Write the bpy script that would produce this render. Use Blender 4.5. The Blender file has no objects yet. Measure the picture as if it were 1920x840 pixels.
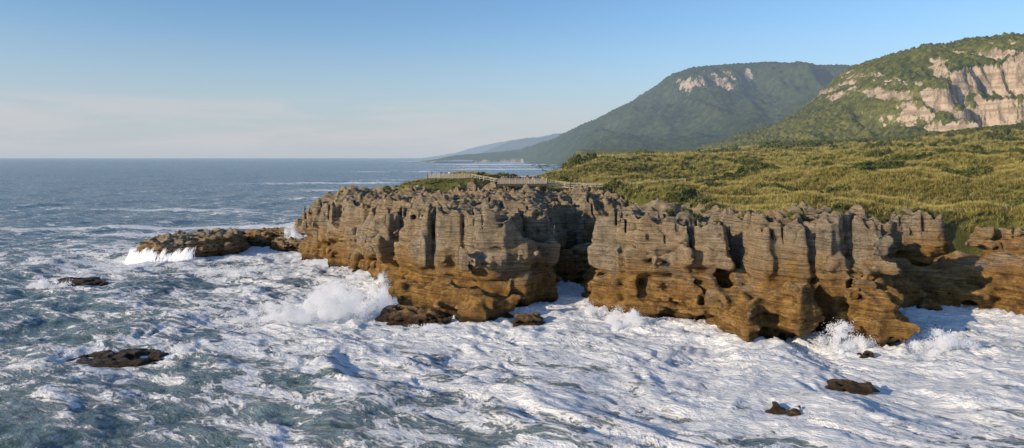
import bpy, math, numpy as np, time
from mathutils import Vector
T0=time.time()
rng=np.random.default_rng(7)
scene=bpy.context.scene
# ------------------------------------------------------------ noise
P=rng.permutation(512).astype(np.int32)
P=np.concatenate([P,P,P,P])
ang=rng.random(512)*2*np.pi
GX=np.cos(ang).astype(np.float32); GY=np.sin(ang).astype(np.float32)
RV=(rng.random(512)*2-1).astype(np.float32)
def perlin(x,y,seed=0):
    x=np.asarray(x,np.float32)+seed*17.37; y=np.asarray(y,np.float32)+seed*9.71
    xi=np.floor(x); yi=np.floor(y); fx=x-xi; fy=y-yi
    xi=xi.astype(np.int32)&511; yi=yi.astype(np.int32)&511
    u=fx*fx*fx*(fx*(fx*6-15)+10); v=fy*fy*fy*(fy*(fy*6-15)+10)
    def g(i,j,dx,dy):
        h=P[P[(xi+i)&511]+((yi+j)&511)]
        return GX[h]*dx+GY[h]*dy
    a=g(0,0,fx,fy); b=g(1,0,fx-1,fy); c=g(0,1,fx,fy-1); d=g(1,1,fx-1,fy-1)
    return ((a+(b-a)*u)+((c+(d-c)*u)-(a+(b-a)*u))*v)*1.5
def fbm(x,y,seed=0,o=4,gain=.5):
    r=0;a=1;f=1
    for i in range(o):
        r=r+a*perlin(x*f,y*f,seed+i*3.1); a*=gain; f*=2.03
    return r
def ridged(x,y,seed=0,o=4,gain=.5):
    r=0;a=1;f=1
    for i in range(o):
        r=r+a*(1-2*np.abs(perlin(x*f,y*f,seed+i*3.1))); a*=gain; f*=2.07
    return r
def vnoise3(x,y,z,seed=0):
    x=x+seed*13.7;y=y+seed*5.3;z=z+seed*7.9
    xi=np.floor(x); yi=np.floor(y); zi=np.floor(z)
    fx=x-xi; fy=y-yi; fz=z-zi
    xi=xi.astype(np.int32)&511; yi=yi.astype(np.int32)&511; zi=zi.astype(np.int32)&511
    fx=fx*fx*(3-2*fx); fy=fy*fy*(3-2*fy); fz=fz*fz*(3-2*fz)
    x1=(xi+1)&511;y1=(yi+1)&511;z1=(zi+1)&511
    px0=P[xi]; px1=P[x1]
    a00=P[px0+yi]; a10=P[px1+yi]; a01=P[px0+y1]; a11=P[px1+y1]
    def L(h):
        a=RV[P[h+zi]]; b=RV[P[h+z1]]
        return a+(b-a)*fz
    c0=L(a00); c0=c0+(L(a10)-c0)*fx
    c1=L(a01); c1=c1+(L(a11)-c1)*fx
    return c0+(c1-c0)*fy
def sstep(a,b,x):
    t=np.clip((x-a)/(b-a),0,1); return t*t*(3-2*t)
def cells(x,y,seed=0):
    xi=np.floor(x).astype(np.int32); yi=np.floor(y).astype(np.int32)
    best=np.full(np.shape(x),9.,np.float32); hid=np.zeros(np.shape(x),np.float32)
    for i in (-1,0,1):
        for j in (-1,0,1):
            cx=xi+i; cy=yi+j
            h=P[P[(cx+seed)&511]+(cy&511)]; h2=P[h+37]
            px=cx+.5+.42*RV[h]; py=cy+.5+.42*RV[h2]
            d=(px-x)**2+(py-y)**2
            m=d<best; best=np.where(m,d,best); hid=np.where(m,RV[P[h+91]],hid)
    return np.sqrt(best),hid
def segd(x,y,a,b):
    ex=b[0]-a[0]; ey=b[1]-a[1]
    t=np.clip(((x-a[0])*ex+(y-a[1])*ey)/(ex*ex+ey*ey),0,1)
    return np.sqrt((x-a[0]-t*ex)**2+(y-a[1]-t*ey)**2)
def polyd(x,y,poly):
    """signed distance, positive inside"""
    poly=np.array(poly,np.float32); n=len(poly)
    d=np.full(x.shape,1e9,np.float32); ins=np.zeros(x.shape,bool)
    for i in range(n):
        ax,ay=poly[i]; bx,by=poly[(i+1)%n]
        ex=bx-ax; ey=by-ay
        t=np.clip(((x-ax)*ex+(y-ay)*ey)/(ex*ex+ey*ey),0,1)
        d=np.minimum(d,(x-ax-t*ex)**2+(y-ay-t*ey)**2)
        c=((ay>y)!=(by>y))&(x<(bx-ax)*(y-ay)/(by-ay+1e-9)+ax)
        ins^=c
    d=np.sqrt(d); return np.where(ins,d,-d)
# ------------------------------------------------------------ mesh helpers
def link(o): scene.collection.objects.link(o); return o
def mesh_np(name,V,F,mat=None,smooth=True,attrs=None,obj=True):
    me=bpy.data.meshes.new(name)
    V=np.asarray(V,np.float32); F=np.asarray(F,np.int32); k=F.shape[1]
    me.vertices.add(len(V)); me.vertices.foreach_set('co',V.ravel())
    me.loops.add(F.size); me.loops.foreach_set('vertex_index',F.ravel())
    me.polygons.add(len(F)); me.polygons.foreach_set('loop_start',np.arange(0,F.size,k,dtype=np.int32))
    me.polygons.foreach_set('loop_total',np.full(len(F),k,np.int32))
    me.polygons.foreach_set('use_smooth',np.full(len(F),smooth,bool))
    if attrs:
        for a,v in attrs.items():
            v=np.asarray(v,np.float32)
            if v.ndim==1: at=me.attributes.new(a,'FLOAT','POINT'); at.data.foreach_set('value',v)
            else: at=me.attributes.new(a,'FLOAT_VECTOR','POINT'); at.data.foreach_set('vector',v.ravel())
    me.update(calc_edges=True)
    if mat: me.materials.append(mat)
    if not obj: return me
    return link(bpy.data.objects.new(name,me))
def grid_faces(nx,ny):
    i=np.arange(nx-1)[:,None]*ny+np.arange(ny-1)[None,:]
    i=i.ravel(); return np.stack([i,i+ny,i+ny+1,i+1],1)
def heightfield(name,xs,ys,fn,mat):
    X,Y=np.meshgrid(xs,ys,indexing='ij'); X=X.astype(np.float32);Y=Y.astype(np.float32)
    r=fn(X,Y); Z,at=(r if isinstance(r,tuple) else (r,None))
    V=np.stack([X.ravel(),Y.ravel(),Z.ravel()],1)
    if at: at={k:v.ravel() for k,v in at.items()}
    return mesh_np(name,V,grid_faces(len(xs),len(ys)),mat,True,at)
def surface_nets(Fd,org,h):
    S=Fd>0
    c=np.zeros(tuple(n-1 for n in S.shape),np.int8)
    nx,ny,nz=c.shape
    offs=[(i,j,k) for i in (0,1) for j in (0,1) for k in (0,1)]
    for (i,j,k) in offs: c+=S[i:nx+i,j:ny+j,k:nz+k]
    act=(c>0)&(c<8)
    idx=np.argwhere(act).astype(np.int32)
    ids=np.full(c.shape,-1,np.int32); ids[act]=np.arange(len(idx))
    pos=np.zeros((len(idx),3),np.float32); cnt=np.zeros(len(idx),np.float32)
    vals={o:Fd[idx[:,0]+o[0],idx[:,1]+o[1],idx[:,2]+o[2]] for o in offs}
    for a in offs:
        for ax in range(3):
            if a[ax]==0:
                b=list(a); b[ax]=1; b=tuple(b)
                va=vals[a]; vb=vals[b]; m=(va>0)!=(vb>0)
                t=np.where(m,va/np.where(m,va-vb,1),0)
                p=np.repeat(np.array([a],np.float32),len(idx),0); p[:,ax]=t
                pos[m]+=p[m]; cnt[m]+=1
    V=(idx+pos/cnt[:,None])*h+np.array(org,np.float32)
    FF=[]
    for ax in range(3):
        u=(ax+1)%3; v=(ax+2)%3
        sl=[slice(1,-1)]*3; sl[ax]=slice(0,-1); s2=list(sl); s2[ax]=slice(1,None)
        A=S[tuple(sl)]; B=S[tuple(s2)]
        e=np.argwhere(A!=B); fl=A[A!=B]
        base=e.copy(); base[:,u]+=1; base[:,v]+=1
        def g(du,dv):
            q=base.copy(); q[:,u]+=du; q[:,v]+=dv
            return ids[q[:,0],q[:,1],q[:,2]]
        Q=np.stack([g(-1,-1),g(0,-1),g(0,0),g(-1,0)],1)
        Q[~fl]=Q[~fl][:,::-1]
        FF.append(Q)
    FF=np.concatenate(FF); FF=FF[(FF>=0).all(1)]
    return V,FF
# ------------------------------------------------------------ material helpers
class M:
    def __init__(s,name,world=False):
        s.m=bpy.data.materials.new(name); s.m.use_nodes=True; s.nt=s.m.node_tree; s.nt.nodes.clear()
    def n(s,t,**k):
        nd=s.nt.nodes.new(t)
        for a,v in k.items(): setattr(nd,a,v)
        return nd
    def set(s,nd,q,w):
        inp=nd.inputs[q]
        if isinstance(w,bpy.types.NodeSocket): s.nt.links.new(w,inp)
        elif isinstance(w,bpy.types.Node): s.nt.links.new(w.outputs[0],inp)
        else:
            if inp.type=='RGBA' and len(w)==3: w=(*w,1)
            inp.default_value=w
    def math(s,op,a,b=0.0,c=None,clamp=False):
        nd=s.n('ShaderNodeMath',operation=op,use_clamp=clamp); s.set(nd,0,a); s.set(nd,1,b)
        if c is not None: s.set(nd,2,c)
        return nd.outputs[0]
    def vmul(s,v,t):
        nd=s.n('ShaderNodeVectorMath',operation='MULTIPLY'); s.set(nd,0,v); s.set(nd,1,t); return nd.outputs[0]
    def noise(s,vec,scale,detail=4,rough=.55,dist=0):
        nd=s.n('ShaderNodeTexNoise'); s.set(nd,'Vector',vec); s.set(nd,'Scale',scale); s.set(nd,'Detail',detail); s.set(nd,'Roughness',rough); s.set(nd,'Distortion',dist)
        return nd.outputs['Fac']
    def map(s,v,a,b,c=0.,d=1.,smooth=True):
        nd=s.n('ShaderNodeMapRange',interpolation_type='SMOOTHSTEP' if smooth else 'LINEAR')
        for i,w in enumerate((v,a,b,c,d)): s.set(nd,i,w)
        return nd.outputs[0]
    def mix(s,f,a,b,mode='MIX'):
        nd=s.n('ShaderNodeMix',data_type='RGBA',blend_type=mode); s.set(nd,0,f); s.set(nd,6,a); s.set(nd,7,b); return nd.outputs[2]
    def pos(s): return s.n('ShaderNodeNewGeometry').outputs['Position']
    def sep(s,v):
        nd=s.n('ShaderNodeSeparateXYZ'); s.set(nd,0,v); return nd.outputs
    def attr(s,name): return s.n('ShaderNodeAttribute',attribute_name=name).outputs['Fac']
    def bump(s,h,strength,dist,normal=None):
        nd=s.n('ShaderNodeBump'); s.set(nd,'Height',h); s.set(nd,'Strength',strength); s.set(nd,'Distance',dist)
        if normal is not None: s.set(nd,'Normal',normal)
        return nd.outputs[0]
    def bsdf(s,col,rough=.8,normal=None,spec=.3,**k):
        nd=s.n('ShaderNodeBsdfPrincipled'); s.set(nd,'Base Color',col); s.set(nd,'Roughness',rough); s.set(nd,'Specular IOR Level',spec)
        if normal is not None: s.set(nd,'Normal',normal)
        for q,w in k.items(): s.set(nd,q,w)
        return nd.outputs[0]
    def diff(s,col,normal=None):
        nd=s.n('ShaderNodeBsdfDiffuse'); s.set(nd,0,col)
        if normal is not None: s.set(nd,'Normal',normal)
        return nd.outputs[0]
    def out(s,sh):
        o=s.n('ShaderNodeOutputMaterial'); s.set(o,'Surface',sh); return s.m
    def haze(s,sh,L,amt=1.0,col=(.36,.46,.58)):  # painted airlight: emission mixed into the surface by world Y, no air volume
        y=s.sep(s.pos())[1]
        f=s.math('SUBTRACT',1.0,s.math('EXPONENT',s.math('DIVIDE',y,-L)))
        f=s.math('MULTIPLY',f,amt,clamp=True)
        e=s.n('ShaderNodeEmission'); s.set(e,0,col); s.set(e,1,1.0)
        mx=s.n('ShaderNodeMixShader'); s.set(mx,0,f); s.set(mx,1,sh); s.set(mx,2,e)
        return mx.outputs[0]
def simple(name,col,rough=.7,var=.25,scale=6):
    m=M(name); p=m.n('ShaderNodeTexCoord').outputs['Object']
    nn=m.noise(p,scale,3)
    c=m.mix(nn,tuple(v*(1-var) for v in col),tuple(min(1,v*(1+var)) for v in col))
    return m.out(m.bsdf(c,rough))
# ---- rock
def rock_mat(name,zb0=6.4,slope=.03,orange_amt=1.0):
    m=M(name); p=m.pos(); x,y,z=m.sep(p)
    big=m.noise(p,.12,3); med=m.noise(p,.7,5,.65); fine=m.noise(p,4,5,.72)
    st=m.noise(m.vmul(p,(.10,.10,3.4)),1.2,5,.78,.3)
    drip=m.noise(m.vmul(p,(.8,.8,.11)),1.0,4,.65)
    g1=m.mix(m.map(med,.3,.7),(.34,.28,.20),(.61,.50,.355))
    g1=m.mix(m.map(drip,.54,.76,0,.75),g1,(.20,.165,.12))
    g1=m.mix(m.map(big,.42,.62,0,.6),g1,(.58,.41,.23))
    o1=m.mix(m.map(med,.32,.68),(.28,.145,.04),(.58,.34,.10))
    o1=m.mix(m.map(drip,.48,.7,0,.8),o1,(.18,.10,.04))
    o1=m.mix(m.map(fine,.55,.75,0,.5),o1,(.60,.40,.16))
    zz=m.math('SUBTRACT',z,m.math('MULTIPLY_ADD',x,slope,zb0))
    zz=m.math('ADD',zz,m.math('MULTIPLY_ADD',big,-13.0,6.5)); zz=m.math('ADD',zz,m.math('MULTIPLY_ADD',med,-9.,4.5))
    fo=m.math('MULTIPLY',m.map(zz,4.0,-2.4),orange_amt)
    c=m.mix(fo,g1,o1)
    c=m.mix(m.map(st,.50,.60,0,.68),c,m.mix(fo,(.12,.095,.07),(.09,.052,.02)))
    c=m.mix(m.map(fine,.5,.34,0,.6),c,(.10,.08,.055))
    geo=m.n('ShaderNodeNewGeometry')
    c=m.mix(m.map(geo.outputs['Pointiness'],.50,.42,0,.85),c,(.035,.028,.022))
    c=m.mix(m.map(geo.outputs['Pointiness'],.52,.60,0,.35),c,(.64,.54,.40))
    nz=m.sep(geo.outputs['Normal'])[2]
    mo=m.math('MULTIPLY',m.map(nz,.45,.85),m.map(z,11.5,14)); mo=m.math('MULTIPLY',mo,m.map(med,.44,.60))
    c=m.mix(m.math('MULTIPLY',mo,.5),c,(.15,.13,.06))
    zw=m.math('ADD',z,m.math('MULTIPLY_ADD',med,-3.4,1.7))
    wet=m.map(zw,2.4,.8)
    c=m.mix(m.math('MULTIPLY',wet,.88),c,(.035,.024,.016))
    rough=m.math('MULTIPLY_ADD',wet,-.5,.92)
    h=m.math('ADD',m.math('MULTIPLY',st,1.7),m.math('ADD',m.math('MULTIPLY',med,.6),m.math('MULTIPLY',fine,.36)))
    nm=m.bump(h,1.0,.9)
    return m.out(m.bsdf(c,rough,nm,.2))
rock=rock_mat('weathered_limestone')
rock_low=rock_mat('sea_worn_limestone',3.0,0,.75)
# ------------------------------------------------------------ land outlines (metres)
PL=[(-54,186),(-50,176),(-44,159),(-34,150),(-28.8,143.8),(-25,131),(-21.5,118),(-20.4,110.5),(-12.3,106.9),(-4.7,102.8),(1.6,105),(3.0,113),(5.0,121),(8,132),(15,132),(13.0,117),(12.8,110.5),(19.1,103.5),(25.9,101.9),(28.3,94.5),(29.8,89.1),(37.8,89.8),(41,94.5),(45,95),(45.8,88),(50.2,87.4),(53,93),(55.5,104),(62,109),(71,108),(74.5,100.5),(79,96.5),(84,93),(100,86),(130,70),(130,230),(15,230),(-5,210),(-25,202),(-45,196)]
PU=[(-52,178),(-48.6,168),(-38,156),(-27.9,145),(-23.5,134),(-21.2,125),(-12,117),(-5.2,112),(1.3,113),(4.6,119),(6.4,125),(7.5,136),(12,147),(21,147),(22.5,127),(16.0,112.5),(23.6,106),(32,103),(33.7,107.5),(35.5,101),(40.3,97),(51.2,96.5),(53.5,104),(54.5,121),(68,125),(76,122),(80,124),(88,121),(93,108),(102,97),(130,90),(130,230),(15,230),(-5,210),(-25,202),(-47,190)]
PV=[(-31,181),(-23,174),(-9,173),(0,171),(16,170),(24,158),(31,143),(36,125),(43,115),(51,115),(53,127),(66,130),(78,124.5),(90,125),(96,113),(104,102),(130,97),(200,80),(900,40),(900,1500),(140,1500),(110,1120),(60,600),(27,260),(8,218),(-12,203),(-29,196)]
CLEFT=[((-23,120),(-15,134),1.1,4),((0,108),(2,121),.9,3),((33.5,100),(33.5,114),1.2,5),((42.5,94),(43.5,103),.8,3.5),((-34,146),(-30,156),.9,3),((-8,110),(-9,120),.6,2.5),((27.5,100),(28,110),.6,3),((48,93),(48.3,101),.6,2),((-44,158),(-40,166),.8,2.5),((-14,114),(-12,126),.7,3),((-27,140),(-24,150),.6,2.5),((78,112),(78,130),1.4,5)]
GP=np.array([(35,128,15.0),(42,118,14.4),(50,118,14.6),(56,168,20.6),(45,150,19.2),(42,138,15.2),(62,140,16.2),(75,172,21.3),(75,140,16.4),(72,131,13.8),(91,158,21.5),(84,131,13.9),(92,130,14.5),(108,150,21.5),(102,112,16.0),(47,210,18.4),(40,185,16.0),(60,195,17.4),(26,240,23.4),(18,225,20.5),(36,238,23.0),(78,300,24),(137,330,26.5),(217,300,28.5),(361,500,42),(250,550,34),(131,500,25.4),(249,600,33),(43,400,22.8),(25,175,16.4),(12,171,17.0),(0,172,17.2),(-13,188,21.6),(-6,184,20.6),(-14,180,19.0),(-22,184,18.8),(-28,190,17.0),(5,195,17),(25,200,17.0),(150,150,25),(300,200,34),(600,300,50),(600,700,56),(450,900,48),(300,900,36),(150,900,22),(90,600,22),(300,1300,40),(700,1300,70),(100,220,22.6),(120,180,23.5),(150,240,26),(250,120,30)],np.float32)
def ground_h(X,Y):
    num=0;den=0
    for gx,gy,gz in GP:
        r2=((X-gx)**2+(Y-gy)**2)
        s=(4+.035*gy)*(.6 if gx<8 and gy<200 else 1)
        w=1/(r2+s*s)**1.9*(s**1.2)
        num=num+w*gz; den=den+w
    g=num/den
    near=np.clip(1-(Y-300)/600,.2,1)*np.where(X<20,.3,1)
    g=g+near*(fbm(X/21,Y/21,3,3)*2.1+np.abs(perlin(X/10,Y/10,5))*1.5)
    return g
def ground_full(X,Y):
    wx=X+fbm(X/9,Y/9,11,2)*1.6; wy=Y+fbm(X/9,Y/9,12,2)*1.6
    d=polyd(wx,wy,PV)
    z=ground_h(X,Y)
    z=np.where(d<0,z+d*4,z)
    z=z-.9*sstep(3,0,d)
    return np.maximum(z,-4),d
# ------------------------------------------------------------ cliff
h=.25
ox,oy,oz=-62.,82.,-2.
xs=np.arange(ox,112,h,dtype=np.float32); ys=np.arange(oy,208,h,dtype=np.float32); zs=np.arange(oz,20.5,h,dtype=np.float32)
X,Y=np.meshgrid(xs,ys,indexing='ij')
wx=X+fbm(X/8,Y/8,21,3)*1.3; wy=Y+fbm(X/8,Y/8,22,3)*1.3
dU=polyd(wx,wy,PU); dL=polyd(wx,wy,PL)-1.0; dV=polyd(X+fbm(X/9,Y/9,11,2)*1.6,Y+fbm(X/9,Y/9,12,2)*1.6,PV)
base=np.interp(X,[-56,-48,-28,-10,14,19,24,32,36,45,51,56,68,76,80,90,120],[12.0,13.6,14.5,14.8,14.8,14.5,14.3,13.3,14.6,14.9,14.9,12.6,13.0,13.2,10.5,11.5,12.5])
kn=ridged(X/6.5,Y/6.5,31,2)
cr=np.abs(perlin(X/5.2+fbm(X/3,Y/3,41,2)*.5,Y/5.2,42))
top=base+fbm(X/11,Y/11,35,2)*1.8+kn*.8+fbm(X/2.5,Y/2.5,33,3)*1.05
top-=3.0*sstep(.10,.0,cr)
top+=1.3*sstep(2,9,dU)*sstep(60,25,X)
for (px_,py_,hh_,rr_) in [(19.5,112,2.6,2.6),(25,110,1.6,2.2),(48,101,2.0,3),(50.5,100,1.0,2),(-46,172,1.2,3),(38,104,1.4,2.4),(72,126,1.6,3),(-24,140,1.0,3)]:
    top+=hh_*np.exp(-((X-px_)**2+(Y-py_)**2)/rr_**2)
top-=6*np.exp(-(segd(X,Y,(18,144),(30,127))/4.)**2)
top-=3.5*sstep(.5,4,dV)
top+=sstep(.45,.7,perlin(X/4.3,Y/4.3,77))*sstep(7,1,dV)*sstep(0,2,dV)*4.0*(X>45)
wvx=fbm(X/5,Y/5,57,2)*1.5
fl=(1-2.6*np.abs(perlin(X/6+wvx*.14,Y/6,51)))*1.9+(1-2.4*np.abs(perlin(X/2.5+wvx*.2,Y/2.5,52)))*.65*sstep(-.3,.3,perlin(X/9,Y/9,58))+perlin(X/3.5,Y/3.5,59)*.7
cle=0*X
for a,b_,w_,dp in CLEFT: cle=cle+dp*np.exp(-(segd(wx,wy,a,b_)/w_)**2)
bx=fbm(X/14,Y/14,61,2)
zb2=5.6+.03*X+bx*1.6-1.5*sstep(52,60,X)*sstep(76,70,X)
zm=10.2+fbm(X/7,Y/7,63,2)*2.2
Fd=(top[:,:,None]-zs[None,None,:]).astype(np.float32)
outm=(np.maximum(dU,dL)<-5)
actm=(np.minimum(dU,99)<9)&~outm
Fd[outm]=-1
ia,ja=np.nonzero(actm)
for ch in np.array_split(np.arange(len(ia)),10):
    i=ia[ch]; j=ja[ch]
    x=X[i,j][:,None]; y=Y[i,j][:,None]; z=zs[None,:]
    g=lambda A:A[i,j][:,None]
    z2=z+0*x
    zsx=z2+.6*g(bx)+.02*x
    s1=perlin(zsx*1.0,zsx*0+x*.06,71); s2=perlin(zsx*2.2,y*.1+zsx*0,72)
    xx=x+0*z; yy=y+0*z
    nA=vnoise3(xx/4.6,yy/4.6,z2/3.6,1); nB=vnoise3(xx/1.6,yy/1.6,z2/1.1,2); nC=vnoise3(xx/.75,yy/.75,z2/.6,3); nD=vnoise3(xx/1.7,yy/1.7,z2/6.,4)
    zr=z2-g(zb2)
    up=sstep(0,5,zr)
    U=g(dU)-g(cle)*(.4+.6*up)+g(fl)*(.35+.65*up)+nA*1.1+nD*.7+nB*.42+nC*.24+s1*(.55-.35*up)+s2*.28
    U-=1.5*np.exp(-((zr-.4)/.8)**2)
    U-=sstep(9.5,16.5,z2)*1.9
    U+=1.25*sstep(.8,-.8,z2-g(zm)-nB*.6)-.5*np.exp(-((z2-g(zm)-.9)/.6)**2)
    ztl=g(zb2)+nA*1.8+nD*.8-.4
    Lw=g(dL)-g(cle)*.6+nA*1.6+nB*.8+nC*.3+s1*.8+s2*.4+g(fl)*.5
    Lw-=sstep(-2.8,.6,zr)*1.8
    F=np.maximum(U,np.minimum(Lw,ztl-z2))
    F-=.8*np.exp(-((z2-.9)/.7)**2)
    F=np.minimum(F,g(top)-z2+nB*.45+nC*.25)
    for (cx,cy,cz,rx,ry,rz) in [(20.3,104,5.2,1.4,4.0,2.3),(31.5,104,6,1.5,3,3.0),(8.8,126,6,3,5,7),(1.5,108,1.2,1.5,4,1.5),(43.5,97,4,1.2,3,4.0),(-24,131,3.5,2,3,2.0),(70,122,6,3,3,3.5)]:
        e=np.sqrt(((x-cx)/rx)**2+((y-cy)/ry)**2+((z2-cz)/rz)**2)-1
        F=np.minimum(F,(e+nB*.3)*min(rx,rz))
    Fd[i,j]=F
Fd[:,:,0]=np.minimum(Fd[:,:,0],-.5)
Fd[0]=-1;Fd[-1]=-1;Fd[:,0]=-1;Fd[:,-1]=-1;Fd[:,:,-1]=-1
V,F=surface_nets(Fd,(ox,oy,oz),h)
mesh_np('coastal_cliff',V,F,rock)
del Fd
print('cliff',len(V),time.time()-T0)
# ---- generic small rock mass
def stack(name,poly,topz,seed,h=.28,mat=rock_low,rugged=1.):
    p=np.array(poly); x0,y0=p.min(0)-3; x1,y1=p.max(0)+3
    xs=np.arange(x0,x1,h,dtype=np.float32); ys=np.arange(y0,y1,h,dtype=np.float32); zs=np.arange(-1.5,topz+2.5,h,dtype=np.float32)
    X,Y,Z=np.meshgrid(xs,ys,zs,indexing='ij'); d=polyd(X[:,:,0],Y[:,:,0],poly)[:,:,None]
    nA=vnoise3(X/2.2,Y/2.2,Z/2,seed); nB=vnoise3(X/.9,Y/.9,Z/.5,seed+2); s1=perlin(Z*1.9+X*.03,X*.05,seed+4)
    nC=vnoise3(X/.45,Y/.45,Z/.3,seed+5)
    F=d+(nA*1.1+nB*.7+nC*.35+s1*.7)*rugged-(np.clip(Z,0,None)/topz)**3*1.2
    t=topz+(fbm(X[:,:,0]/2.6,Y[:,:,0]/2.6,seed+7,4)*.95*rugged)[:,:,None]+nB*.3
    F=np.minimum(F,t-Z)
    F[0]=-1;F[-1]=-1;F[:,0]=-1;F[:,-1]=-1;F[:,:,0]=-1;F[:,:,-1]=-1
    V,Fa=surface_nets(F,(x0,y0,-1.5),h); return mesh_np(name,V,Fa,mat)
RK=[([(-89,165),(-84,163),(-77,166),(-70,172),(-70,182),(-74,190),(-84,190),(-90,178)],5.3,1),
    ([(-77,193),(-68,190),(-61,192),(-60,200),(-66,205),(-76,202)],4.3,2),
    ([(-64,183),(-60,181),(-54,182),(-53,190),(-60,191),(-64,188)],3.2,3),
    ([(-54,84),(-48,82.5),(-43,84),(-43,87),(-48,89),(-53,88)],.75,4),
    ([(-92,136),(-84,133),(-80,136),(-84,141),(-91,141)],.85,5),
    ([(33.3,73.5),(36,72.6),(39.3,73.2),(38.8,75),(35,75.8)],1.2,6),
    ([(24.2,66.3),(27,66),(28.1,67.5),(25.5,68.8)],1.15,7),
    ([(-21,106),(-13,101.5),(-9,103),(-10,108),(-20,112)],1.5,8),
    ([(43,86),(45,85),(46,86.5),(44,88)],1.0,9),
    ([(0.5,101.5),(4.2,101.5),(4,105.5),(0.5,105.5)],1.7,10)]
for poly,t,s in RK: stack('sea_rock',poly,t,s*7,.25 if t>2 else .14,rugged=1. if t>2 else .8)
def boulder(c,s,seed):
    import bmesh
    bm=bmesh.new(); bmesh.ops.create_icosphere(bm,subdivisions=4,radius=1)
    V=np.array([v.co[:] for v in bm.verts],np.float32); F=np.array([[v.index for v in f.verts] for f in bm.faces]); bm.free()
    q=np.sign(V)*np.abs(V)**.75
    n=vnoise3(V[:,0]*1.4+9,V[:,1]*1.4+9,V[:,2]*1.4+9,seed)*.28+vnoise3(V[:,0]*4+9,V[:,1]*4+9,V[:,2]*5+9,seed+1)*.1
    q=q*(1+n)[:,None]*np.array(s)+np.array(c)
    mesh_np('boulder',q,F,rock)
for k,(c,s) in enumerate([((48.2,95,7.3),(1.4,1.2,1.1)),((50.4,96,7.2),(1.1,1.2,1.3)),((46.2,94.2,6.6),(1.0,.9,.8)),((51.8,94.5,6.0),(1.3,1.2,.9)),((49.6,93,6.0),(1.0,.9,.7)),((54.5,100,4.6),(1.4,1.4,1.1)),((78,106,5.2),(1.6,1.3,1.2)),((68,110.5,3.4),(2.0,1.6,1.6)),((62,111,2.8),(2.2,1.6,1.6)),((57,106,2.8),(1.7,1.4,1.4)),((65,108.5,1.6),(1.6,1.3,1.2)),((59.5,109,4.2),(1.3,1.2,1.1))]):
    boulder(c,s,k+30)
# ------------------------------------------------------------ headland ground
def graded(a,b,s,lo,hi,gr):
    mid=list(np.arange(a,b,s)); up=[];v=b;st=s
    while v<hi: up.append(v); st*=gr; v+=st
    up.append(hi); dn=[];v=a;st=s
    while v>lo:
        st*=gr; v-=st
        if v>lo: dn.append(v)
    dn.append(lo)
    return np.array(dn[::-1]+mid+up,np.float32)
mg=M('scrub_soil'); p=mg.pos(); a=mg.noise(p,.08,4); b=mg.noise(p,3,4,.7)
cg=mg.mix(mg.map(a,.35,.65),(.09,.10,.028),(.19,.18,.055)); cg=mg.mix(mg.map(b,.45,.7,0,.7),cg,(.045,.05,.018))
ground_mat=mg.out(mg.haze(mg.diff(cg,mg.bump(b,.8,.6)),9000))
gxs=graded(-34,130,.9,-50,880,1.03); gys=graded(95,250,.9,60,1480,1.025)
heightfield('headland_ground',gxs,gys,lambda X,Y:ground_full(X,Y)[0],ground_mat)
print('ground',time.time()-T0)
# ------------------------------------------------------------ vegetation
def blades(n,L,w,seed,spread=1.,droop=.5):
    r=np.random.default_rng(seed); V=[];F=[]
    for i in range(n):
        a=r.random()*6.283; t=r.random()**.7*spread; l=L*(.6+.5*r.random()); ww=w*(.7+.6*r.random())
        d=np.array([math.cos(a),math.sin(a)]); s=np.array([-d[1],d[0]])
        b0=d*r.random()*.35*L*spread
        pts=[]
        for k in range(3):
            u=k/2; out=l*(u*math.sin(t*.9)+droop*.35*u*u*t); up=l*(u*math.cos(t*.9)-droop*.25*u**3*t)
            pts.append((b0+d*out,up,ww*(1-.85*u**2)))
        o=len(V)
        for q,zz,wi in pts:
            V.append((*(q-s*wi/2),zz)); V.append((*(q+s*wi/2),zz))
        for k in range(2): F.append((o+2*k,o+2*k+1,o+2*k+3,o+2*k+2))
    return V,F
def leafball(n,seed,ls=.16):
    r=np.random.default_rng(seed); V=[];F=[]
    lobes=[(r.normal(0,.38,3)*np.array([1,1,.55])+np.array([0,0,.55]),.3+.25*r.random()) for _ in range(9)]
    for i in range(n):
        c,R=lobes[r.integers(9)]
        d=r.normal(0,1,3); d/=np.linalg.norm(d); q=c+d*R*(.75+.3*r.random())
        if q[2]<0: q[2]*=.2
        nrm=d+r.normal(0,.5,3); nrm/=np.linalg.norm(nrm)
        u=np.cross(nrm,r.normal(0,1,3)); u/=np.linalg.norm(u); v=np.cross(nrm,u); s=ls*(.6+.8*r.random())
        o=len(V); V+= [tuple(q-u*s),tuple(q+v*s*.55),tuple(q+u*s),tuple(q-v*s*.55)]; F.append((o,o+1,o+2,o+3))
    return V,F
def veg_mat(name,dark,lite,tip=None,zt=1.0,hz=9000):
    m=M(name); oi=m.n('ShaderNodeObjectInfo'); p=m.pos(); nb=m.noise(p,.06,3)
    f=m.math('ADD',m.math('MULTIPLY',oi.outputs['Random'],.5),m.map(nb,.38,.62,-.15,.6))
    c=m.mix(f,dark,lite)
    if tip:
        zc=m.sep(m.n('ShaderNodeTexCoord').outputs['Object'])[2]
        c=m.mix(m.map(zc,.25*zt,zt),c,tip)
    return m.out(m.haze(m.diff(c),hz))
flax_m=veg_mat('flax_leaf',(.11,.13,.032),(.28,.255,.072),(.43,.355,.125),1.1)
bush_m=veg_mat('scrub_leaf',(.045,.065,.018),(.13,.14,.04))
def proto(name,VF,mat): return mesh_np(name,np.array(VF[0]),np.array(VF[1]),mat,False,obj=False)
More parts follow.
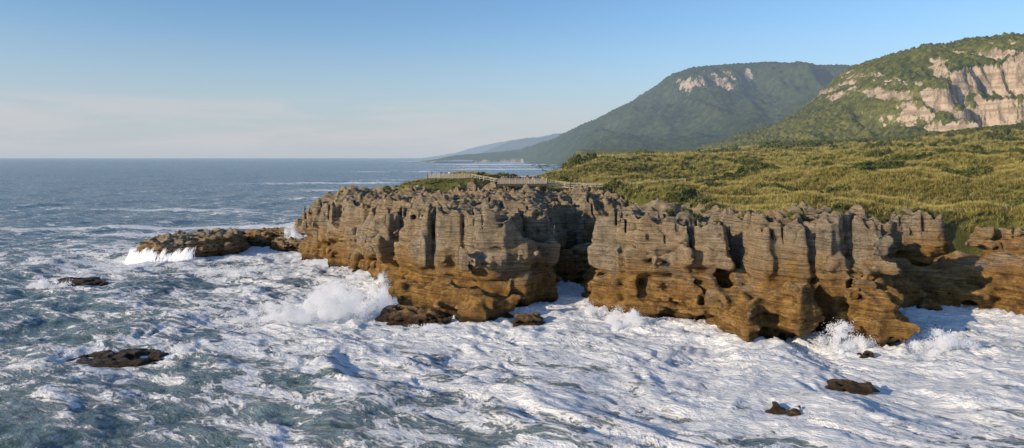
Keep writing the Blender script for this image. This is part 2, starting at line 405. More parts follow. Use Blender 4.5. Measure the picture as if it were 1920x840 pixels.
def scatter(name,meshes,pts,scl,pick,tilt=.15,seed=0):
    """one object; instances made by geometry nodes"""
    r=np.random.default_rng(seed); n=len(pts)
    rot=np.stack([r.normal(0,tilt,n),r.normal(0,tilt,n),r.random(n)*6.283],1)
    o=mesh_np(name,pts,np.zeros((0,3),int),None,False,{'scl':scl,'rot':rot,'pick':pick})
    c=bpy.data.collections.new(name+'_kinds')
    for k,me in enumerate(meshes):
        ob=bpy.data.objects.new(me.name,me); c.objects.link(ob)
    ng=bpy.data.node_groups.new(name,'GeometryNodeTree')
    ng.interface.new_socket('Geometry',in_out='INPUT',socket_type='NodeSocketGeometry'); ng.interface.new_socket('Geometry',in_out='OUTPUT',socket_type='NodeSocketGeometry')
    N=ng.nodes.new; Lk=ng.links.new
    gi=N('NodeGroupInput'); go=N('NodeGroupOutput'); m2p=N('GeometryNodeMeshToPoints'); iop=N('GeometryNodeInstanceOnPoints'); ci=N('GeometryNodeCollectionInfo')
    ci.inputs[0].default_value=c; ci.inputs['Separate Children'].default_value=True; ci.inputs['Reset Children'].default_value=True
    def na(nm,t):
        q=N('GeometryNodeInputNamedAttribute'); q.data_type=t; q.inputs[0].default_value=nm; return q.outputs[0]
    Lk(gi.outputs[0],m2p.inputs[0]); Lk(m2p.outputs[0],iop.inputs['Points']); Lk(ci.outputs[0],iop.inputs['Instance'])
    iop.inputs['Pick Instance'].default_value=True
    Lk(na('pick','FLOAT'),iop.inputs['Instance Index']); Lk(na('rot','FLOAT_VECTOR'),iop.inputs['Rotation']); Lk(na('scl','FLOAT'),iop.inputs['Scale'])
    Lk(iop.outputs[0],go.inputs[0])
    md=o.modifiers.new('scatter','NODES'); md.node_group=ng
    return o
flaxes=[proto('flax_%d'%k,blades(28,1.25,.11,k,1.15,.7),flax_m) for k in range(4)]
bushes=[proto('bush_%d'%k,leafball(320,60+k,.18),bush_m) for k in range(3)]
def pts_region(n,x0,x1,y0,y1,seed,dmin=.6,keep=None):
    r=np.random.default_rng(seed)
    x=(x0+(x1-x0)*r.random(n)).astype(np.float32); y=(y0+(y1-y0)*r.random(n)).astype(np.float32)
    z,d=ground_full(x,y); k=(d>dmin)
    if keep is not None: k&=keep(x,y)
    return np.stack([x,y,z],1)[k]
vis=lambda x,y:(x<.85*y+12)
A=pts_region(36000,-32,150,100,230,1,-.4,vis)
A2=pts_region(22000,40,125,100,165,21,-.6,vis)
B=pts_region(20000,10,330,230,420,2,.6,vis)
C=pts_region(12000,30,620,420,700,3,.6,vis)
A=np.concatenate([A,A2])
pf=~((A[:,0]>-5)&(A[:,0]<9)&(A[:,1]<170))&~((A[:,0]>-22.5)&(A[:,0]<-9.5)&(A[:,1]>175.5)&(A[:,1]<181.5))
A=A[pf]
pt=np.concatenate([A,B,C]); r=np.random.default_rng(5)
sc=np.concatenate([.5+.55*r.random(len(A)),.85+.65*r.random(len(B)),1.5+1.1*r.random(len(C))])
sc[:len(A)]*=np.where(A[:,0]<20,.7,1)
pt[:,2]-=.1
scatter('flax_scrub',flaxes,pt,sc,r.integers(0,4,len(pt)).astype(float),.15,1)
dens=lambda x,y:((perlin(x/12,y/12,91)>.36)&(x>14))|((x<8)&(x>-9)&(y>171)&(y<190)&(perlin(x/4,y/4,92)>-.1))
densf=lambda x,y:((perlin(x/30,y/14,91)>.42)&(y<560))|((y>540+60*perlin(x/60,y/60,94))&(x>.36*y)&(perlin(x/40,y/40,93)>-.35))
Bh=pts_region(12000,-30,160,100,260,11,.2,lambda x,y:vis(x,y)&dens(x,y))
Bf=pts_region(22000,80,660,300,760,12,.5,lambda x,y:vis(x,y)&densf(x,y))
r=np.random.default_rng(6)
Bh=Bh[:3800]
pb=np.concatenate([Bh,Bf]); sb=np.concatenate([(.7+.9*r.random(len(Bh)))*np.where(Bh[:,0]<8,.75,1),1.6+2.8*r.random(len(Bf))*np.clip((Bf[:,1]-250)/350,.1,1)])
pb[:,2]-=.2
scatter('coastal_shrubs',bushes,pb,sb,r.integers(0,3,len(pb)).astype(float),.1,2)
n=34000; x=(-45+145*r.random(n)).astype(np.float32); y=(95+90*r.random(n)).astype(np.float32)
i=((x-ox)/h).astype(int); j=((y-oy)/h).astype(int)
k=(dU[i,j]>2.2)&(dV[i,j]<1)&((perlin(x/5,y/5,95)>.22+.34*(x<25)-.35*(x>54)))&((x>22)|(dV[i,j]>-6))
xx=x[k];yy=y[k];pr=np.stack([xx,yy,top[i[k],j[k]]-.15],1)
scatter('cliff_top_plants',flaxes[:2]+bushes[:2],pr,.35+.45*r.random(len(pr)),r.integers(0,4,len(pr)).astype(float),.3,3)
print('veg',len(pt),len(pb),len(pr),time.time()-T0)
# ------------------------------------------------------------ mountains
def mtn_mat(name,L,amt=1.,green1=(.028,.045,.014),green2=(.085,.10,.028),cliffc=(.48,.38,.29),s=1.):
    m=M(name); p=m.pos(); a=m.noise(p,.006*s,4,.6); b=m.noise(p,.09*s,4,.7); cl=m.attr('cliff'); hd=m.attr('crown')
    c=m.mix(m.map(a,.35,.65),green1,green2); c=m.mix(m.map(hd,-1,1,0,.6),c,tuple(v*1.5 for v in green2)); c=m.mix(m.map(b,.35,.6,.6,0),c,tuple(v*.5 for v in green1))
    st=m.noise(m.vmul(p,(.10,.04,.02)),1.*s,5,.75); sh=m.noise(m.vmul(p,(.015,.015,.16)),s,4,.65)
    rc=m.mix(m.map(st,.38,.58),tuple(v*.38 for v in cliffc),cliffc); rc=m.mix(m.map(sh,.48,.62,0,.6),rc,(.20,.15,.10))
    f=m.math('ADD',cl,m.math('MULTIPLY_ADD',b,-2.8,1.4)); f=m.math('ADD',f,m.math('MULTIPLY_ADD',st,3.0,-1.5)); f=m.math('MULTIPLY',f,m.map(cl,.05,.3)); c=m.mix(m.map(f,.36,.6),c,rc)
    nm=m.bump(b,.9,4/s)
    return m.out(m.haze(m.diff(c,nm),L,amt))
def slope_of(Z,xs,ys):
    gx=np.gradient(Z,xs,axis=0); gy=np.gradient(Z,ys,axis=1); return np.sqrt(gx*gx+gy*gy)
def bluff(X,Y):
    C=np.interp(X,[380,440,520,600,660,700,735,800,860,960,1200,1700],[10,28,52,84,130,172,193,206,216,228,246,255])
    k=sstep(1300,1150,Y)
    Yn=Y+(fbm(X/120,Y/400,101,4)*75+fbm(X/34,Y/110,102,3)*30)*k
    hasC=sstep(590,690,X)
    g1=np.interp(Yn,[740,900,1060,1150,1290,1500],[.0,.16,.42,.70,1.,1.0])
    g2=np.interp(Yn,[740,900,1035,1052,1074,1090,1112,1150,1290,1500],[.0,.08,.13,.42,.47,.52,.72,.77,1.,1.0])
    g=g1*(1-hasC)+g2*hasC
    Z=C*g+28*sstep(700,800,Y)
    Z=Z+fbm(X/90,Y/90,103,4)*8*g*(.35+.65*k)+fbm(X/45,Y/300,113,3)*6*g
    Z+= -sstep(.0,.10,0.10-np.abs(perlin(X/160,Y/500,107)))*16*g*k
    Z=np.where(C<12,Z-10,Z)
    return Z
bxs=np.arange(370,1500,3.2,dtype=np.float32); bys=np.concatenate([np.arange(720,980,4.5),np.arange(980,1200,2.0),np.arange(1200,1500,4.)]).astype(np.float32)
def bl(X,Y):
    Z=bluff(X,Y); s=slope_of(Z,bxs,bys); cl=sstep(.7,1.4,s)*sstep(-.85,-.4,perlin(X/70,Y/200,109)+.5*perlin(X/20,Z/20,111))*sstep(590,660,X)
    c,hid=cells(X/8,Y/8,3); cr=(1-sstep(0,.75,c))*(1-cl)
    Z=Z+cr*(5+3*hid)+cl*fbm(X/9,Y/9,110,3)*7
    return Z,{'cliff':cl,'crown':hid}
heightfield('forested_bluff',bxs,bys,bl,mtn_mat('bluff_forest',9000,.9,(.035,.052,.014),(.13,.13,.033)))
def mt(X,Y):
    C=np.interp(X,[-200,60,231,323,415,531,635,692,785,1015,1108,1246,1400,1581,2000,3000],[20,60,112,160,192,248,300,362,394,412,420,408,404,396,390,380])
    k=sstep(2950,2700,Y)
    Yn=Y+(fbm(X/260,Y/900,121,4)*190+ridged(X/170,Y/700,122,3)*90)*k
    g=np.interp(Yn,[1300,1700,2100,2500,2780,2880,3000,4200],[.0,.12,.28,.52,.72,.93,1.,.9])
    Z=C*g+fbm(X/220,Y/220,123,5)*24*sstep(.1,.6,g)*(.2+.8*k)-ridged(X/300,Y/900,125,3)*18*g*k+20
    coast=np.interp(Y,[1120,2000,3000,3800,4300],[95,170,150,30,-100])
    Z=np.where(X<coast,-6,np.minimum(Z,(X-coast)*.8-2))
    return Z
mxs=np.arange(60,2900,8,dtype=np.float32); mys=np.concatenate([np.arange(1200,2500,10),np.arange(2500,3150,6),np.arange(3150,4200,25)]).astype(np.float32)
def mm(X,Y):
    Z=mt(X,Y); s=slope_of(Z,mxs,mys); cl=sstep(.8,1.3,s)*np.maximum(.9*np.exp(-((X-840)/80)**2),.7*(perlin(X/150,Y/500,129)>.35))*sstep(250,320,Z)
    c,hid=cells(X/17,Y/17,5); Z=Z+(1-sstep(0,.8,c))*(7+3*hid)*(1-cl)
    return Z,{'cliff':cl,'crown':hid}
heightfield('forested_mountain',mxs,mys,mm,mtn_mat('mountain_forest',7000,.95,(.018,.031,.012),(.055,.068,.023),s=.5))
def ridge(name,prof,Y0,Y1,Y2,step,mat,seed,foot=.25):
    px=[a for a,b in prof]; pz=[b for a,b in prof]
    xs=np.arange(px[0],px[-1],step,dtype=np.float32); ys=np.arange(Y0,Y2,step,dtype=np.float32)
    def fn(X,Y):
        C=np.interp(X,px,pz); Yn=Y+fbm(X/(step*25),Y/(step*60),seed,3)*(Y1-Y0)*.15
        g=np.interp(Yn,[Y0,Y0+(Y1-Y0)*.06,Y1,Y2],[-.05,foot,1,.9])
        Z=C*g+fbm(X/(step*12),Y/(step*12),seed+1,4)*C*.05*g+perlin(X/step/1.7,Y/step/1.7,seed+2)*step*.25*g
        return Z,{'cliff':sstep(.0,1,g*0+sstep(foot*1.1,foot*.6,g))*.62,'crown':X*0}
    heightfield(name,xs,ys,fn,mat)
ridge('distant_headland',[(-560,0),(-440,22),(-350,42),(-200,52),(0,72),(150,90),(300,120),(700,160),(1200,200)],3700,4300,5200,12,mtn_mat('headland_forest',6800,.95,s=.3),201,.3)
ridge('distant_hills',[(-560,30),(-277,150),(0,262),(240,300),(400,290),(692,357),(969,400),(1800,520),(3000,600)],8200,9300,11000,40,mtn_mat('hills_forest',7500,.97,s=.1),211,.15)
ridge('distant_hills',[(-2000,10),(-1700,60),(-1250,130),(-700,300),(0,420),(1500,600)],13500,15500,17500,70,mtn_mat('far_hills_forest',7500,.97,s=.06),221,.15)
print('mtn',time.time()-T0)
# ------------------------------------------------------------ sea
sxs=graded(-80,85,.32,-45000,45000,1.045); sys_=graded(50,135,.32,-300,70000,1.028)
sys_=np.array(sorted(set(sys_.tolist())),np.float32)
def sea(X,Y):
    nearf=1/(1+(np.maximum(Y-150,0)/500)**2+(np.maximum(np.abs(X)-200,0)/600)**2)
    d=-np.maximum(polyd(X,Y,PL),-1e4); ds=d*0+99
    for poly,t,s in RK:
        q=-polyd(X,Y,poly)
        if t>2: d=np.minimum(d,q+3)
        else: ds=np.minimum(ds,q)
    wxx=X+fbm(X/18,Y/18,301,3)*5; wyy=Y+fbm(X/18,Y/18,302,3)*5
    Z=0
    r=np.random.default_rng(11)
    for k in range(22):
        lam=4.5*1.14**k; a=.0065*lam*(.6 if lam>30 else 1); th=math.radians(35+r.normal(0,24))
        ph=r.random()*6.28; q=(wxx*math.cos(th)+wyy*math.sin(th))*2*math.pi/lam+ph
        amp=1/(1+(Y/(lam*60))**2)
        Z=Z+a*amp*(np.exp(np.sin(q)-1)*2-.9)
    turb=np.exp(-np.maximum(d,0)/38)
    th=math.radians(-28); u=(wxx*math.cos(th)+wyy*math.sin(th)); v=(-wxx*math.sin(th)+wyy*math.cos(th))
    rd=ridged(u/13,v/6.,311,5,.55)
    rd2=ridged(u/3.4,v/1.9,317,3,.55)
    Z=Z+(rd*.38+rd2*.20)*(.3+.8*turb)*nearf
    Z=Z+np.exp(-np.maximum(d,0)/1.6)*(d>-3)*(.2+.7*np.maximum(fbm(X/2.5,Y/2.5,321,3),0))
    Z=Z*(1-.5*np.exp(-np.maximum(ds,0)/1.5))
    big=fbm(u/32,v/17,331,3)
    foam=.15+.42*np.exp(-np.maximum(d-3,0)/32)+.34*np.exp(-np.maximum(d-1,0)/6)+.17*big+.10*rd*(.3+turb)
    foam+=.30*np.exp(-np.maximum(ds,0)/1.6)
    foam+=.30*np.exp(-(((X-22)/46)**2+((Y-78)/28)**2))
    foam+=.20*np.exp(-(((X+28)/24)**2+((Y-108)/24)**2))
    foam-=.12*sstep(15,-45,X)*sstep(90,60,Y)
    foam*=np.where(Y>320,np.clip(1-(Y-320)/900,.25,1),1)
    foam=np.where(X>-200,foam,foam*np.clip(1+(X+200)/900,.5,1))
    for (cx,cy,lx,ly,t,am) in [(-175,670,75,16,.1,.9),(-115,520,45,12,-.1,.8),(-250,1210,40,25,0,.9),(-150,1230,45,28,.0,.9),(-20,1500,150,90,0,.85),(10,900,110,28,0,.8),(-40,2600,250,260,0,1),(-500,5200,420,500,0,1),(-62,300,55,7,-.15,.75),(-120,245,70,5,.05,.6),(-90,222,55,4,.1,.7),(-30,620,50,10,0,.8),(-150,330,60,5,0,.6),(-520,3000,300,60,0,.35),(-60,1900,180,60,0,.9),(-75,430,60,9,.1,.8),(-60,250,40,10,0,.45),(-20,3500,200,180,0,1),(-80,780,90,12,0,.7)]:
        xr=(X-cx)+t*(Y-cy); yr=(Y-cy)-t*(X-cx)+perlin(X/lx*3,Y/lx*2,333)*ly*.8
        w=np.exp(-(xr/lx)**2-(yr/ly)**2); foam=foam+am*w; Z=Z+w*min(ly*.07,1.2)
    Z=Z*np.where(Y>4000,0,1)
    return Z,{'foam':foam,'hgt':rd,'near':np.clip(turb*.8+.6*sstep(130,70,Y),0,1)}
ms=M('sea_water'); p=ms.pos(); fo=ms.attr('foam')
rotn=ms.n('ShaderNodeVectorRotate',rotation_type='Z_AXIS'); ms.set(rotn,'Vector',p); rotn.inputs['Angle'].default_value=math.radians(28)
pr_=ms.vmul(rotn.outputs[0],(.5,1.,1.))
wn=ms.n('ShaderNodeTexNoise'); ms.set(wn,'Vector',pr_); ms.set(wn,'Scale',.22); ms.set(wn,'Detail',2)
wv=ms.n('ShaderNodeVectorMath',operation='MULTIPLY_ADD'); ms.set(wv,0,wn.outputs['Color']); ms.set(wv,1,(5.,5.,0.)); ms.set(wv,2,pr_)
pw=wv.outputs[0]
f1=ms.noise(pw,.30,7,.68); f2=ms.noise(pw,1.7,5,.72)
def lace(scale):
    vo=ms.n('ShaderNodeTexVoronoi',feature='DISTANCE_TO_EDGE'); ms.set(vo,'Vector',pw); ms.set(vo,'Scale',scale); return vo.outputs['Distance']
l1=ms.map(lace(.6),0,.22,1,0); l2=ms.map(lace(1.7),0,.28,1,0)
lc=ms.math('MULTIPLY_ADD',l2,.12,ms.math('MULTIPLY',l1,.13))
s_=ms.math('ADD',ms.math('MULTIPLY_ADD',f1,2.5,-.80),lc); s_=ms.math('ADD',s_,ms.math('MULTIPLY_ADD',f2,.9,-.45))
v_=ms.math('ADD',s_,fo)
foam=ms.map(v_,.88,1.12)
deep=ms.mix(ms.map(ms.attr('near'),.0,.6),(.018,.062,.098),(.070,.118,.115))
deep=ms.mix(ms.map(v_,.5,.92,0,.72),deep,(.22,.31,.36))
fcol=ms.mix(ms.map(f2,.35,.6),(.62,.68,.74),(.91,.91,.90))
colr=ms.mix(foam,deep,fcol)
rough=ms.math('MULTIPLY_ADD',foam,.7,.18)
w1=ms.noise(pr_,1.1,4,.6); w2=ms.noise(ms.vmul(p,(.6,1.,1.)),.12,3,.6)
hh=ms.math('ADD',ms.math('MULTIPLY',foam,.34),ms.math('ADD',ms.math('MULTIPLY',w1,.4),ms.math('MULTIPLY',f2,.55)))
nm=ms.bump(hh,1.0,.95)
nm=ms.bump(w2,.5,2.2,nm)
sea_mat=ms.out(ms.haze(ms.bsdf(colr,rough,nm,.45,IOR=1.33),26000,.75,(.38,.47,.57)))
heightfield('sea',sxs,sys_,sea,sea_mat)
print('sea',len(sxs),len(sys_),time.time()-T0)
# ------------------------------------------------------------ spray
mf=M('spray_foam'); d_=mf.n('ShaderNodeBsdfDiffuse'); mf.set(d_,0,(.95,.95,.95)); t_=mf.n('ShaderNodeBsdfTranslucent'); mf.set(t_,0,(.95,.95,.95))
mx=mf.n('ShaderNodeMixShader'); mf.set(mx,0,.45); mf.set(mx,1,d_); mf.set(mx,2,t_)
em=mf.n('ShaderNodeEmission'); mf.set(em,0,(.88,.88,.92)); mf.set(em,1,.17); ad=mf.n('ShaderNodeAddShader'); mf.set(ad,0,mx); mf.set(ad,1,em); spray_mat=mf.out(ad)  # faint glow added to the droplets, imitates multiple scattering of light
OV=np.array([(1,0,-.4),(-.6,.8,-.4),(-.6,-.8,-.4),(0,0,.9)],np.float32)
OF=np.array([(0,1,3),(1,2,3),(2,0,3)],np.int32)
def droplets(name,C,R):
    n=len(C); a=np.random.default_rng(1).random(n)*6.28; ca=np.cos(a)[:,None];sa=np.sin(a)[:,None]
    o=np.stack([OV[None,:,0]*ca-OV[None,:,1]*sa,OV[None,:,0]*sa+OV[None,:,1]*ca,np.repeat(OV[None,:,2],n,0)],2)
    V=(C[:,None,:]+o*R[:,None,None]).reshape(-1,3); F=(OF[None]+np.arange(n)[:,None,None]*4).reshape(-1,3)
    return mesh_np(name,V,F,spray_mat)
def plume(c,s,n,seed,lobes=26):
    r=np.random.default_rng(seed); C=[];R=[]
    for k in range(lobes):
        u=r.normal(0,.5,2); hz=r.random()**1.3*np.exp(-(u**2).sum()*1.2)
        lc=np.array([c[0]+u[0]*s[0],c[1]+u[1]*s[1],c[2]+hz*s[2]*.8]); lr=.09+.20*r.random()
        m=n//lobes; q=r.normal(0,1,(m,3)); q/=np.linalg.norm(q,axis=1)[:,None]; q*=(r.random(m)**.5*(1+1.2*r.random(m)**4))[:,None]
        C.append(lc+q*lr*np.array([s[0],s[1],s[2]*.8])); R.append(.025+.055*r.random(m)**2)
    C=np.concatenate(C);R=np.concatenate(R); k=C[:,2]>-.2
    return C[k].astype(np.float32),R[k].astype(np.float32)
PL_=[((-27,107,.8),(6.5,4,6.6),52000),((-35,104,.5),(6,3,3.4),16000),((-21,114,.6),(3.5,3,6.5),20000),((-12,100,.0),(4,2,1.4),5000),
     ((17,101,.4),(3,1.6,3.8),11000),((12.5,107,.2),(2.4,1.6,2.8),6000),((43,90,.4),(3.2,2,3.8),12000),((55,88,.4),(5,2,3.4),13000),
     ((-60,188,.6),(4,3,8),15000),((-91,168,.2),(4,3,2.6),5000),((-88,133,.2),(4,2,2.4),5000),((-44,156,.2),(5,3,2.4),6000),((-30,140,.2),(4,3,2.4),5000),((64,105,.2),(4,2,1.8),4000),((33,87,.2),(5,1.5,1.6),5000),((23,99,.1),(5,1.5,1.5),4000),((-60,150,.2),(10,6,1.6),7000),((-52,172,.2),(4,6,2.6),6000)]
for k,(c,s,n) in enumerate(PL_):
    C,R=plume(c,s,n,k+50); droplets('sea_spray',C,R*(1.1 if c[1]<130 else 1.6))
r=np.random.default_rng(99); Vc=[];Fc=[]
for k in range(1300):
    x0=-91+15*r.random()**.9; y0=163.2+.25*abs(x0+84)+r.normal(0,.6); z0=(1.0+2.9*r.random()**.7)*(.65+.35*math.sin(x0*.9+math.sin(x0*2.3))**2); w=.02+.06*r.random()**2; sl_=r.normal(0,.4)
    o=len(Vc)
    for q in range(7):
        u=q/6; xq=x0+sl_*u+r.normal(0,.05); Vc.append((xq-w,y0+1.2-2.4*u**.5,z0*(1-u**1.6))); Vc.append((xq+w,y0+1.2-2.4*u**.5-.05,z0*(1-u**1.6)))
    for q in range(6): Fc.append((o+2*q,o+2*q+1,o+2*q+3,o+2*q+2))
mesh_np('rock_waterfall',Vc,Fc,spray_mat)
# ------------------------------------------------------------ viewing platforms, fences
wood=simple('weathered_timber',(.50,.45,.36),.8,.3,3); wood_d=simple('dark_timber',(.07,.06,.045),.85,.3,3)
class Box:
    def __init__(s): s.V=[];s.F=[]
    def box(s,a,b):
        o=len(s.V)
        for x in (a[0],b[0]):
            for y in (a[1],b[1]):
                for z in (a[2],b[2]): s.V.append((x,y,z))
        for f in [(0,1,3,2),(4,6,7,5),(0,4,5,1),(2,3,7,6),(0,2,6,4),(1,5,7,3)]: s.F.append(tuple(o+i for i in f))
    def beam(s,p,q,w,h):
        p=Vector(p);q=Vector(q); d=(q-p).normalized(); sd=d.cross(Vector((0,0,1)))
        sd=sd.normalized() if sd.length>1e-4 else Vector((1,0,0)); up=sd.cross(d)
        o=len(s.V)
        for e in (p,q):
            for a,b in ((-1,-1),(1,-1),(1,1),(-1,1)): s.V.append(tuple(e+sd*a*w/2+up*b*h/2))
        for f in [(0,3,2,1),(4,5,6,7),(0,1,5,4),(1,2,6,5),(2,3,7,6),(3,0,4,7)]: s.F.append(tuple(o+i for i in f))
    def mk(s,name,mat,parent=None):
        o=mesh_np(name,s.V,s.F,mat,False)
        if parent: o.parent=parent
        return o
def empty(name): 
    e=bpy.data.objects.new(name,None); return link(e)
def railing(par,pts,hgt=1.15,slats=True):
    b=Box()
    for a,c in zip(pts[:-1],pts[1:]):
        a=Vector(a);c=Vector(c);L=(c-a).length;n=max(1,round(L/1.6))
        for k in range(n+1):
            q=a+(c-a)*k/n; b.beam(q-Vector((0,0,.1)),q+Vector((0,0,hgt)),.12,.12)
        b.beam(a+Vector((0,0,hgt+.045)),c+Vector((0,0,hgt+.045)),.18,.07)
        for zz in ((.18,.42,.66,.90) if slats else (.4,.8)): b.beam(a+Vector((0,0,zz)),c+Vector((0,0,zz)),.045,.13 if slats else .09)
    b.mk('railing',wood,par)
def platform(name,x0,x1,y0,y1,zd):
    e=empty(name); b=Box(); y=y0
    while y<y1-.1: b.box((x0,y,zd-.05),(x1,y+.135,zd)); y+=.15
    b.mk('deck_boards',wood,e)
    b=Box()
    for yy in (y0+.1,(y0+y1)/2,y1-.2): b.box((x0,yy,zd-.38),(x1,yy+.1,zd-.054))
    b.box((x0-.06,y0-.06,zd-.60),(x1+.06,y0-.004,zd-.06))
    n=5
    for k in range(n):
        xx=x0+.2+(x1-x0-.5)*k/(n-1)
        for yy in (y0+.22,y1-.35): b.box((xx,yy,zd-5.5),(xx+.25,yy+.25,zd-.384))
    b.beam((x0+.3,y0+.3,zd-3),(x0+3,y0+.3,zd-.5),.12,.12); b.beam((x1-.3,y0+.3,zd-3),(x1-3,y0+.3,zd-.5),.12,.12)
    b.mk('frame',wood_d,e)
    railing(e,[(x0,y1,zd),(x0,y0,zd),(x1,y0,zd),(x1,y1,zd)]); return e
platform('viewing_platform',-3.6,8.4,165,169,18.9)
platform('viewing_platform',-21.5,-10.5,177,180.5,19.85)
def fence(pts,hgt=1.0):
    e=empty('timber_fence'); railing(e,pts,hgt,False)
fence([(8.6,169,18.6),(14,166,18.0),(20,163.5,17.9),(27,162.5,18.0),(34,161,18.6),(40,160,19.2)])
fence([(-10.3,177,19.8),(-6,173,19.2),(-3.7,169.2,18.9)])
b=Box()
pp=[(8.6,170,18.5),(14,167,17.9),(20,164.5,17.8),(27,163.5,17.9),(34,162,18.5),(40,161,19.1)]
for a,c in zip(pp[:-1],pp[1:]): b.beam(a,c,1.8,.14)
for q in pp: b.beam((q[0],q[1],q[2]-3.5),(q[0],q[1],q[2]-.08),.2,.2)
b.mk('boardwalk_path',wood)
# ------------------------------------------------------------ people
def person_mesh(seed,pose):
    import bmesh
    J={'pel':(0,0,.95),'waist':(0,0,1.1),'chest':(0,-.01,1.34),'nb':(0,0,1.46),'neck':(0,-.01,1.53),'hd':(0,-.015,1.60),
       'hl':(.1,0,.9),'kl':(.12,-.02,.5),'al':(.12,.02,.09),'tl':(.13,-.13,.04),'hr':(-.1,0,.9),'kr':(-.12,-.03,.5),'ar':(-.12,.0,.09),'tr':(-.13,-.15,.04),
       'sl':(.19,0,1.41),'sr':(-.19,0,1.41)}
    if pose==0: J.update(el=(.25,.02,1.13),wl=(.25,-.05,.88),er=(-.25,.02,1.13),wr=(-.25,-.05,.88))
    elif pose==1: J.update(el=(.27,-.08,1.16),wl=(.2,-.32,1.18),er=(-.27,-.08,1.16),wr=(-.2,-.32,1.18))
    elif pose==2: J.update(el=(.26,-.1,1.2),wl=(.1,-.26,1.46),er=(-.26,-.1,1.2),wr=(-.1,-.26,1.46))
    else: J.update(el=(.25,.06,1.14),wl=(.27,-.02,.9),er=(-.27,-.1,1.18),wr=(-.22,-.33,1.12),kl=(.12,-.14,.52),al=(.12,-.1,.1),tl=(.13,-.25,.06),kr=(-.12,.02,.5),ar=(-.12,.2,.1),tr=(-.13,.06,.04))
    R={'pel':.155,'waist':.13,'chest':.155,'nb':.1,'neck':.055,'hd':.06,'hl':.09,'kl':.06,'al':.045,'tl':.04,'hr':.09,'kr':.06,'ar':.045,'tr':.04,'sl':.075,'sr':.075,'el':.045,'wl':.032,'er':.045,'wr':.032}
    E=[('pel','waist'),('waist','chest'),('chest','nb'),('nb','neck'),('neck','hd'),('pel','hl'),('hl','kl'),('kl','al'),('al','tl'),('pel','hr'),('hr','kr'),('kr','ar'),('ar','tr'),('chest','sl'),('sl','el'),('el','wl'),('chest','sr'),('sr','er'),('er','wr')]
    ks=list(J); me=bpy.data.meshes.new('pm'); me.from_pydata([J[k] for k in ks],[(ks.index(a),ks.index(b)) for a,b in E],[])
    ob=bpy.data.objects.new('pm',me); scene.collection.objects.link(ob)
    md=ob.modifiers.new('s','SKIN'); ob.modifiers.new('u','SUBSURF').levels=1
    for k,sv in zip(ks,me.skin_vertices[0].data): sv.radius=(R[k],R[k]*.8); sv.use_root=(k=='pel')
    dg=bpy.context.evaluated_depsgraph_get(); dg.update(); ev=ob.evaluated_get(dg); m2=bpy.data.meshes.new_from_object(ev)
    bm=bmesh.new(); bm.from_mesh(m2); bpy.data.objects.remove(ob)
    for f in bm.faces:
        c=f.calc_center_median(); 
        f.material_index=1 if c.z<.93 and abs(c.x)<.23 else 0
        if c.z<.11: f.material_index=4
        if c.z>1.5: f.material_index=2
        f.smooth=True
    for s in ('l','r'):   # hands : palm, four fingers, thumb
        w=Vector(J['w'+s]); d=(w-Vector(J['e'+s])).normalized(); sd=d.cross(Vector((0,0,1))) 
        sd=sd.normalized() if sd.length>.2 else Vector((0,1,0)); nn=sd.cross(d)
        def cone(a,b,r1,r2):
            ax=(b-a); r=bmesh.ops.create_cone(bm,cap_ends=True,segments=6,radius1=r1,radius2=r2,depth=ax.length)
            M_=ax.to_track_quat('Z','Y').to_matrix().to_4x4(); M_.translation=(a+b)/2
            bmesh.ops.transform(bm,matrix=M_,verts=r['verts'])
            for v in r['verts']:
                for f in v.link_faces: f.material_index=2
        cone(w-d*.02,w+d*.09,.03,.04)
        for q,(o,l) in enumerate([(-.03,.06),(-.01,.075),(.01,.07),(.03,.055)]):
            a=w+d*.08+sd*o; m_=a+d*l*.5+nn*.008; cone(a,m_,.010,.009); cone(m_,m_+d*l*.45+nn*.02,.009,.007)
        cone(w+d*.03-sd*.03,w+d*.085-sd*.065,.012,.009)
    r=bmesh.ops.create_uvsphere(bm,u_segments=16,v_segments=12,radius=.112)
    for v in r['verts']:
        x,y,z=v.co; yy=y*1.08; 
        if z<0: x*=1+z*2.2; yy-= -z*.05
        v.co=(x*.82,yy-.02,z*1.12+1.675)
        for f in v.link_faces: f.material_index=2; f.smooth=True
    r=bmesh.ops.create_uvsphere(bm,u_segments=16,v_segments=10,radius=.12)
    dl=[]
    for v in r['verts']:
        x,y,z=v.co
        if y<-.03 and z<.055 or z<-.06: dl.append(v)
        v.co=(x*.84,y*1.08-.008,z*1.1+1.69)
        for f in v.link_faces: f.material_index=3; f.smooth=True
    bmesh.ops.delete(bm,geom=dl,context='VERTS')
    def blob(c,s,mi):
        r=bmesh.ops.create_uvsphere(bm,u_segments=8,v_segments=6,radius=1)
        for v in r['verts']:
            v.co=(c[0]+v.co.x*s[0],c[1]+v.co.y*s[1],c[2]+v.co.z*s[2])
            for f in v.link_faces: f.material_index=mi
    blob((0,-.15,1.665),(.013,.02,.02),2); blob((.035,-.128,1.69),(.012,.008,.008),3); blob((-.035,-.128,1.69),(.012,.008,.008),3); blob((0,-.135,1.62),(.025,.008,.006),4)
    blob((.094,-.01,1.67),(.012,.02,.03),2); blob((-.094,-.01,1.67),(.012,.02,.03),2)
    out=bpy.data.meshes.new('person'); bm.to_mesh(out); bm.free(); return out
skin=simple('skin',(.50,.32,.23),.6,.1); shoe=simple('shoe_leather',(.05,.04,.035),.6)
hairs=[simple('hair_dark',(.025,.018,.013)),simple('hair_brown',(.12,.07,.035)),simple('hair_fair',(.35,.25,.13))]
tops=[simple('cloth_top_%d'%k,c,.9,.15) for k,c in enumerate([(.45,.05,.04),(.05,.09,.28),(.65,.63,.6),(.04,.04,.05),(.05,.22,.2),(.5,.25,.06),(.3,.3,.33),(.12,.03,.10)])]
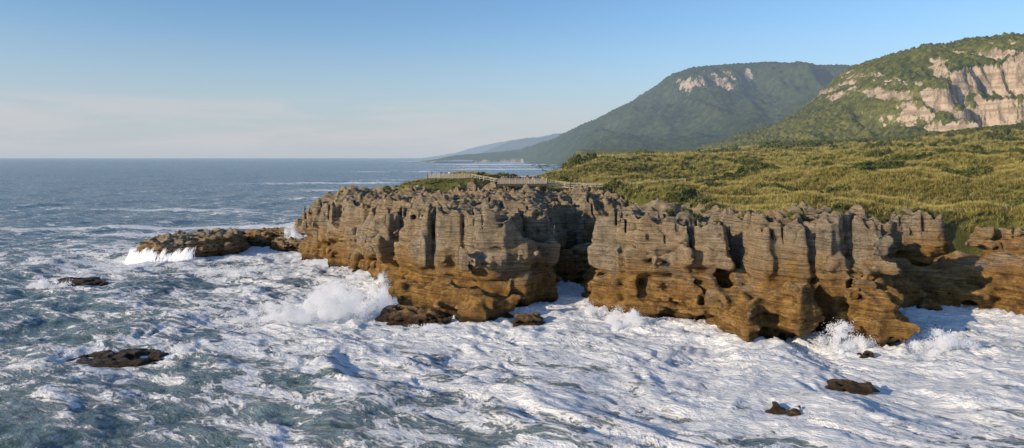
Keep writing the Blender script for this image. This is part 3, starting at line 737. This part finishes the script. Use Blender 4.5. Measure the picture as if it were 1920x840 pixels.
legs=[simple('cloth_trousers_%d'%k,c,.9,.15) for k,c in enumerate([(.03,.04,.08),(.04,.04,.04),(.22,.18,.12),(.1,.1,.12)])]
pm=[person_mesh(k,k) for k in range(4)]
for m_ in pm:
    for q in (tops[0],legs[0],skin,hairs[0],shoe): m_.materials.append(q)
r=np.random.default_rng(3)
spots=[(-3.0+11*(k+.5)/19+r.normal(0,.12),165.45+(k%3)*.75+.1*r.random(),18.9) for k in range(19)]+[(-21+10*(k+.5)/9+r.normal(0,.15),177.45+(k%2)*.8,19.85) for k in range(9)]
for k,(x,y,z) in enumerate(spots):
    ps=int(r.choice([0,1,2,0,1])); ps=3 if k in (7,15,22) else ps
    o=link(bpy.data.objects.new('person',pm[ps])); o.location=(x,y,z); o.rotation_euler=(0,0,r.normal(0,.6)+(math.pi if k%6==5 else 0)); o.scale=[.93+.1*r.random()]*3
    for si,mt_ in ((0,tops[r.integers(8)]),(1,legs[r.integers(4)]),(3,hairs[r.integers(3)])):
        o.material_slots[si].link='OBJECT'; o.material_slots[si].material=mt_
print('people',time.time()-T0)
# ------------------------------------------------------------ sky + sun + camera
az_dir=Vector((-.88,-.48,0)).normalized(); el=math.radians(17)
S=Vector((az_dir.x*math.cos(el),az_dir.y*math.cos(el),math.sin(el)))
sl=bpy.data.lights.new('sun','SUN'); sl.energy=5.0; sl.angle=math.radians(.5); sl.color=(1,.80,.56)
so=link(bpy.data.objects.new('sun',sl)); so.rotation_euler=(-S).to_track_quat('-Z','Y').to_euler(); so.location=(-100,-80,80)
w=bpy.data.worlds.new('World'); scene.world=w; w.use_nodes=True; nt=w.node_tree; nt.nodes.clear()
W=M.__new__(M); W.nt=nt
sky=W.n('ShaderNodeTexSky',sky_type='NISHITA',sun_disc=False,sun_elevation=el,sun_rotation=math.atan2(S.x,S.y),altitude=0,air_density=1.0,dust_density=.6,ozone_density=1.8)
dirv=W.n('ShaderNodeTexCoord').outputs['Generated']; dx,dy,dz=W.sep(dirv)
cn=W.noise(W.vmul(dirv,(3,3,22)),1.6,6,.6,.3)
band=W.math('MULTIPLY',W.map(dz,.0,.02),W.map(dz,.088,.070)); left=W.map(dx,.25,-.15,.15,1)
cm=W.math('MULTIPLY',W.math('MULTIPLY',W.map(cn,.34,.58),band),W.math('MULTIPLY',left,.36))
c=W.mix(1.0,sky.outputs[0],(.93,1.14,1.38),'MULTIPLY')
hz=W.map(dz,.21,-.02,0,.92)
c=W.mix(hz,c,(4.3,4.65,5.2)); c=W.mix(cm,c,(5.6,5.2,5.3))
bg=W.n('ShaderNodeBackground'); W.set(bg,0,c); W.set(bg,1,.12)
wo=W.n('ShaderNodeOutputWorld'); nt.links.new(bg.outputs[0],wo.inputs[0])
cam=bpy.data.cameras.new('camera'); co=link(bpy.data.objects.new('camera',cam)); co.location=(0,0,25); co.rotation_euler=(math.pi/2,0,0)
cam.sensor_width=36; cam.lens=36*1300/1920; cam.shift_y=-124/1920; cam.clip_start=.5; cam.clip_end=120000
scene.camera=co
scene.view_settings.view_transform='Standard'; scene.view_settings.look='None'; scene.view_settings.exposure=0
print('done',time.time()-T0)
